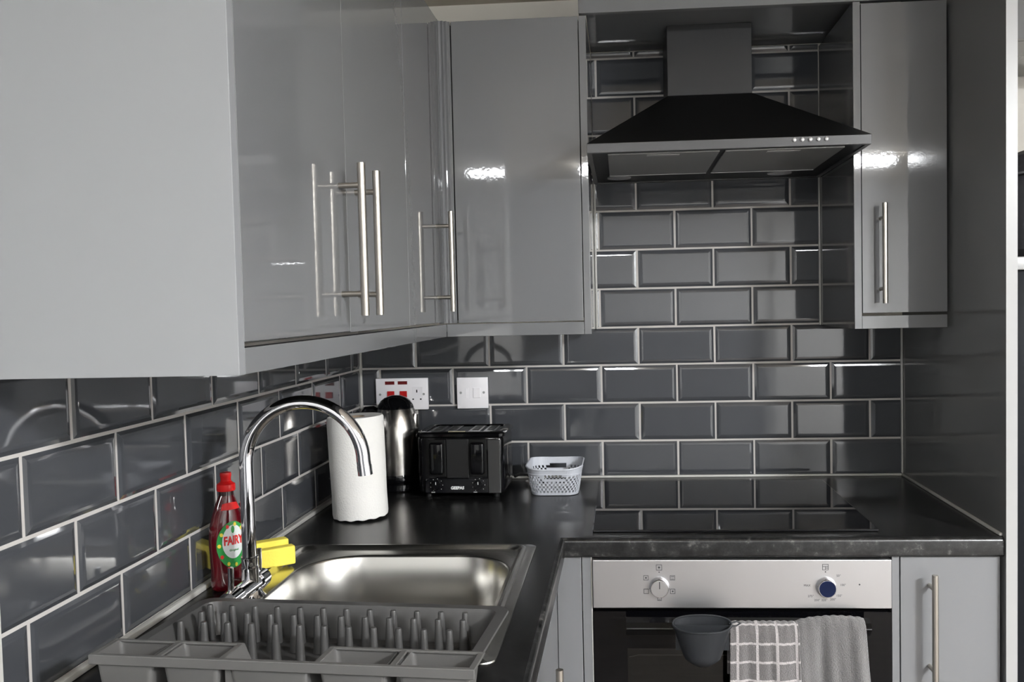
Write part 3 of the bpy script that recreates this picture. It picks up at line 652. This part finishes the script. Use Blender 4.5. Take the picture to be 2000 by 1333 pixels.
for x in (-0.085, 0.085):
    for y in (-0.06, 0.06): obj('foot', cy((x, y, 0), (x, y, 0.0105), 0.008, n=14), 'blacksatin', t)
for p_ in t.children: pass
# mains lead behind the toaster and basket
M['lead'] = pmat('black_lead', (0.01, 0.01, 0.01), 0.5)
tag(obj('power_lead', tube(bmesh.new(), [(0.432, -0.095, 0.024), (0.445, -0.080, 0.028), (0.460, -0.060, 0.022), (0.478, -0.045, 0.012), (0.500, -0.040, 0.0050), (0.53, -0.032, 0.0050), (0.56, -0.020, 0.0050)], 0.0040, 10), 'lead', None, True), 'black mains lead lying behind the toaster near the grey basket', 'cable')

# ------------------------------------------------------------------ plastic basket
t = thing('plastic_basket', 'small pale grey perforated plastic basket between the toaster and the hob', 'basket', (0.5455, -0.1690, 0.0005))
n = 96; rows = 11; bm = bmesh.new()
def bring(s, n=n):
    hw, hh, r = 0.0575 + 0.0110 * s, 0.0570 + 0.0330 * s, 0.028 + 0.014 * s
    q = rrect(0, 0, hw, hh, r, 0, 10); q.append(q[0]); Ls = [0]
    for a, b in zip(q, q[1:]): Ls.append(Ls[-1] + math.dist(a, b))
    out = []; 
    for k in range(n):
        d_ = Ls[-1] * k / n; j = max(i for i in range(len(Ls)) if Ls[i] <= d_ + 1e-12); j = min(j, len(q) - 2)
        f = (d_ - Ls[j]) / max(Ls[j + 1] - Ls[j], 1e-9)
        out.append((q[j][0] + (q[j + 1][0] - q[j][0]) * f, q[j][1] + (q[j + 1][1] - q[j][1]) * f))
    return out
H = 0.0680
vs = []
for r_ in range(rows + 1):
    s = r_ / rows; z = 0.0015 + H * s; g = bring(s)
    vs.append([bm.verts.new((x, y, z + (0.004 * (abs(x) / 0.068) ** 3 * s))) for x, y in g])
for r_ in range(rows):
    for k in range(n):
        v4 = (vs[r_][k], vs[r_][(k + 1) % n], vs[r_ + 1][(k + 1) % n], vs[r_ + 1][k])
        mx_ = sum(v.co.x for v in v4) / 4; my_ = sum(v.co.y for v in v4) / 4
        hole = 1 <= r_ <= 7 and (k + r_) % 2 == 0
        if abs(mx_) < 0.026 and abs(my_) > 0.03:
            if r_ in (6,) : hole = False
            if r_ in (7, 8): hole = abs(mx_) < 0.0235
        if not hole: bm.faces.new(v4)
bm.faces.new([bm.verts.new((x, y, 0.0015)) for x, y in bring(0)])
bmesh.ops.remove_doubles(bm, verts=bm.verts[:], dist=1e-6)
o = obj('tub', bm, 'basket', t); md = o.modifiers.new('thickness', 'SOLIDIFY'); md.thickness = 0.0016; md.offset = 0
g = bring(1.0); bm = bmesh.new()
tube(bm, [(x * 1.012, y * 1.012, 0.0015 + H + 0.004 * (abs(x) / 0.068) ** 3) for x, y in g + [g[0]]], 0.0021, 8, False); obj('rim', bm, 'basket', t, True)
bm = bmesh.new(); g = bring(0.80); tube(bm, [(x * 1.01, y * 1.01, 0.0015 + H * 0.81) for x, y in g + [g[0]]], 0.0010, 6, False); obj('band', bm, 'basket', t, True)

# ------------------------------------------------------------------ dish drainer
t = thing('dish_drainer', 'dark grey plastic dish drainer with rows of pegs standing in front of the sink bowl', 'dish drainer', (0.118, -1.176, 0.0112), math.radians(-4.6))
# local frame: x along the long side (0..0.43), y towards the camera is negative
DW, DD, DH = 0.4350, 0.2500, 0.0460
def dr_ring(i, z):
    q = rrect(DW / 2, -DD / 2, DW / 2 - i, DD / 2 - i, 0.018, z, 5); out = []
    for a, b in zip(q, q[1:] + q[:1]):
        m_ = max(1, int(math.dist(a, b) / 0.006))
        for k in range(m_): out.append(tuple(a[j] + (b[j] - a[j]) * k / m_ for j in range(3)))
    # the front wall and the left wall under the cutlery holder are cut down low
    res = []
    for x, y, z_ in out:
        lim = 0.006 if (y < -0.176 and x < DW - 0.014) else 1.0
        res.append((x, y, min(z_, lim)))
    return res
NP = 0
bm = bmesh.new()
prof = [(0.0300, 0.0), (0.0215, 0.004), (0.0060, DH), (-0.0080, DH), (-0.0085, DH - 0.003), (-0.0075, DH - 0.003), (-0.006, DH - 0.0018), (0.0040, DH - 0.0018), (0.0195, 0.002), (0.0285, -0.002)]
base = dr_ring(0.0, 1.0); cnt = len(base)
def fit(i, z):
    # same number of points on every ring: shrink the outermost ring towards the centre lines
    out = []
    for x, y, z_ in base:
        fx = (x - DW / 2) * (DW / 2 - i) / (DW / 2) + DW / 2; fy = (y + DD / 2) * (DD / 2 - i) / (DD / 2) - DD / 2
        out.append((fx, fy, min(z, 0.006) if (y < -0.176 and x < DW - 0.014) else z))
    return out
rings(bm, [fit(i, z) for i, z in prof], cap0=False)
rings(bm, [fit(0.0300, 0.0), fit(0.0301, -0.0018)], cap0=True, cap1=True)
obj('tray', bm, 'rack', t, True)
for x in (0.05, 0.385):
    for y in (-0.205,): obj('foot', cy((x, y, -0.0106), (x, y, 0.0), 0.008, n=12), 'rack', t)
peg0 = None
for rw, (yy, xs, h) in enumerate(((-0.0330, 0.0220, 0.0500), (-0.0640, 0.0270, 0.0510), (-0.1010, 0.0190, 0.0510))):
    for k in range(12):
        if peg0 is None:
            peg0 = obj('peg', lat([(0.0066, 0.0), (0.0058, 0.014), (0.0042, 0.0490), (0.0036, 0.0510), (0.0015, 0.0514)], 12), 'rack', t, True); o = peg0
        else: o = peg0.copy(); C.objects.link(o); o.parent = t
        o.location = (xs + k * 0.0334, yy, 0.0003); o.scale = (1, 1, h / 0.0514)
# cutlery compartments clipped on the front
cutt = bmesh.new()
CT = thing('cutlery_holder', 'dark grey plastic cutlery holder with open compartments clipped to the front of the dish drainer', 'cutlery holder', (0.107, -1.389, 0.0010), math.radians(-4.4))
ZR = 0.0800; CW = 0.4540; CDp = 0.0520
def pocket(x0, x1, name, zr, ztop_back=None, depth=CDp):
    """tapered open box with a flat rim"""
    bm = bmesh.new(); cx = (x0 + x1) / 2; hw = (x1 - x0) / 2; cy_ = -depth / 2; hd = depth / 2
    def q(i, z): return rrect(cx, cy_, hw - i, hd - i * 0.6, 0.006, z, 4)
    tp = 0.0065
    def cut(ring):
        return [(x, y, z - (0.0 if ztop_back is None or y < -depth * 0.7 else min(1, (y + depth * 0.7) / (depth * 0.35)) * ztop_back)) for x, y, z in ring]
    rings(bm, [q(tp + 0.006, 0.004), cut(q(0.0040, zr - 0.007)), cut(q(0.0040, zr - 0.0015))], cap0=True)
    rings(bm, [q(tp + 0.0078, 0.0058), cut(q(0.0056, zr - 0.0012))], cap0=True)
    return obj(name, bm, 'racklit', CT, True)
cols = [(0.0, 0.0830), (0.0830, 0.1640), (0.1640, 0.2700), (0.2700, 0.3610), (0.3610, 0.4540)]
for k, (a, b) in enumerate(cols):
    pocket(a + (0.002 if k else 0.002), b - 0.002, 'compartment', ZR, None if k != 2 else 0.026)
bm = bmesh.new()
RW = 0.0075
def strip(x0, x1, y0, y1, z0=ZR - 0.0030, z1=ZR): box(bm, x0, x1, y0, y1, z0, z1, bev=0.0008, seg=1)
for (a, b) in ((0.0, 0.1640), (0.2700, 0.4540)):
    strip(a, b, -RW * 0.75, 0.0)
for x in (0.0, 0.0790, 0.1565, 0.2700, 0.3570, 0.4465): strip(x, x + RW, -CDp, 0.0, ZR - 0.0032, ZR - 0.0002)
strip(0.0, CW, -CDp - 0.0010, -CDp + RW * 0.75, ZR - 0.0110, ZR + 0.0004)
obj('rim', bm, 'racklit', CT)
bm = bmesh.new()
rings(bm, [[(0.1640, 0.0, ZR - 0.0005), (0.1640, -CDp + 0.006, ZR - 0.0005), (0.1640, -CDp + 0.006, 0.04), (0.1640, 0.0, 0.04)], [(0.1740, -0.002, ZR - 0.021), (0.1740, -CDp + 0.006, ZR - 0.021), (0.1740, -CDp + 0.006, 0.04), (0.1740, -0.002, 0.04)]], cap0=True, cap1=True)
obj('gusset', bm, 'racklit', CT)

# ------------------------------------------------------------------ sockets
t = thing('cooker_socket', 'white cooker switch plate with red rockers and a plug socket near the corner', 'socket', (0.116, 0, 0.236))
P('faceplate', bx(0.0445, 0.1885, -0.0100, -0.0005, 0.1935, 0.2800, bev=0.0016), 'whiteplastic', t, True)
for x in (0.0705, 0.1060): P('neon', bx(x, x + 0.0260, -0.0106, -0.0101, 0.2630, 0.2720), 'redneon', t)
for x in (0.0760, 0.1110): P('rocker', bx(x, x + 0.0200, -0.0125, -0.0101, 0.2280, 0.2450, bev=0.0008), 'redplastic', t)
sk = P('socket_outlet', bx(0.1450, 0.1740, -0.0104, -0.0101, 0.2130, 0.2560), 'whiteplastic', t)
obj('pin_hole', bx(0.1565, 0.1595, -0.0108, -0.0104, 0.2405, 0.2480), 'gapshade', sk)
for x in (0.1475, 0.1685): obj('pin_hole', bx(x - 0.0022, x + 0.0022, -0.0108, -0.0104, 0.2205, 0.2240), 'gapshade', sk)
for x in (0.0560, 0.1770): P('screw', cy((x, -0.0106, 0.2360), (x, -0.0101, 0.2360), 0.0032, n=16), 'silver', t)
t = thing('wall_switch', 'white square wall plate with a small switch right of the cooker socket', 'switch', (0.311, 0, 0.236))
P('faceplate', bx(0.2685, 0.3535, -0.0100, -0.0005, 0.1945, 0.2795, bev=0.0016), 'whiteplastic', t, True)
P('rocker', bx(0.3130, 0.3330, -0.0120, -0.0101, 0.2230, 0.2510, bev=0.0010), 'whiteplastic', t)
P('blank_insert', bx(0.2920, 0.3010, -0.0110, -0.0101, 0.2230, 0.2510, bev=0.0006), 'whiteplastic', t)
for x in (0.2790, 0.3420): P('screw', cy((x, -0.0107, 0.2380), (x, -0.0101, 0.2380), 0.0034, n=16), 'silver', t)

# ------------------------------------------------------------------ beyond the tall panel
t = thing('fridge', 'dark tall fridge with a silver top edge behind the lit panel edge at far right', 'fridge', (1.78, -0.31, ZF))
P('cabinet', bx(1.4820, 2.0800, -0.5600, -0.02, ZF + 0.02, 0.5180), 'fridge', t)
P('door', bx(1.4820, 2.0800, -0.6200, -0.5620, ZF + 0.04, 0.5180, bev=0.004), 'fridge', t, True)
P('top_cover', bx(1.4800, 2.0820, -0.6200, -0.02, 0.5190, 0.5450, bev=0.003), 'silver', t, True)
t = thing('padded_bag', 'black padded bag with grey piping on top of the fridge at far right', 'bag', (1.78, -0.33, 0.5455))
bm = bmesh.new()
rings(bm, [rrect(0, 0, 0.235, 0.160, 0.06, 0.0, 6), rrect(0, 0, 0.255, 0.180, 0.07, 0.02, 6), rrect(0, 0, 0.260, 0.180, 0.07, 0.15, 6), [(x, y, z + 0.030 * (x / 0.25)) for x, y, z in rrect(0, 0, 0.235, 0.160, 0.07, 0.245, 6)], [(x, y, z + 0.030 * (x / 0.25)) for x, y, z in rrect(0, 0, 0.18, 0.11, 0.07, 0.262, 6)]], cap0=True, cap1=True)
obj('shell', bm, 'bag', t, True)
q = [(x, y, z + 0.030 * (x / 0.25)) for x, y, z in rrect(0, 0, 0.262, 0.182, 0.07, 0.205, 6)]
obj('piping', tube(bmesh.new(), q + [q[0]], 0.0025, 6, False), 'piping', t, True)
obj('tag_label', bx(-0.205, -0.175, -0.1835, -0.1815, 0.022, 0.036), 'whiteplastic', t)
t = thing('wall_cabinet', 'grey wall cupboard over the fridge at the far right edge', 'cupboard', (1.78, -0.17, 1.035))
P('carcass', bx(1.4790, 2.0800, -0.3250, 0.006, 1.0350, 1.270), 'gloss', t)
P('door', bx(1.4790, 2.0800, -0.3450, -0.3260, 1.0350, 1.270, bev=0.001), 'gloss', t)

# ------------------------------------------------------------------ ceiling lamps (reflected as the bright spots in the doors)
for k, (x, y) in enumerate(LAMPS):
    t = thing('ceiling_light', ('white bar ceiling light behind the camera on the sink side', 'white bar ceiling light behind the camera on the fridge side')[k], 'ceiling light', (x, y, ZC))
    P('housing', bx(x - 0.150, x + 0.150, y - 0.055, y + 0.055, ZC - 0.018, ZC - 0.001, bev=0.003), 'whiteplastic', t)
    P('diffuser', bx(x - 0.140, x + 0.140, y - 0.045, y + 0.045, ZC - 0.045, ZC - 0.0185, bev=0.006), 'lamp', t)

x, y = PANEL_AT
t = thing('ceiling_light', 'square flush ceiling panel light to the right of the camera', 'ceiling light', (x, y, ZC))
P('housing', bx(x - 0.210, x + 0.210, y - 0.210, y + 0.210, ZC - 0.018, ZC - 0.001), 'whiteplastic', t)
P('diffuser', bx(x - 0.195, x + 0.195, y - 0.195, y + 0.195, ZC - 0.024, ZC - 0.0185), 'lamppanel', t)
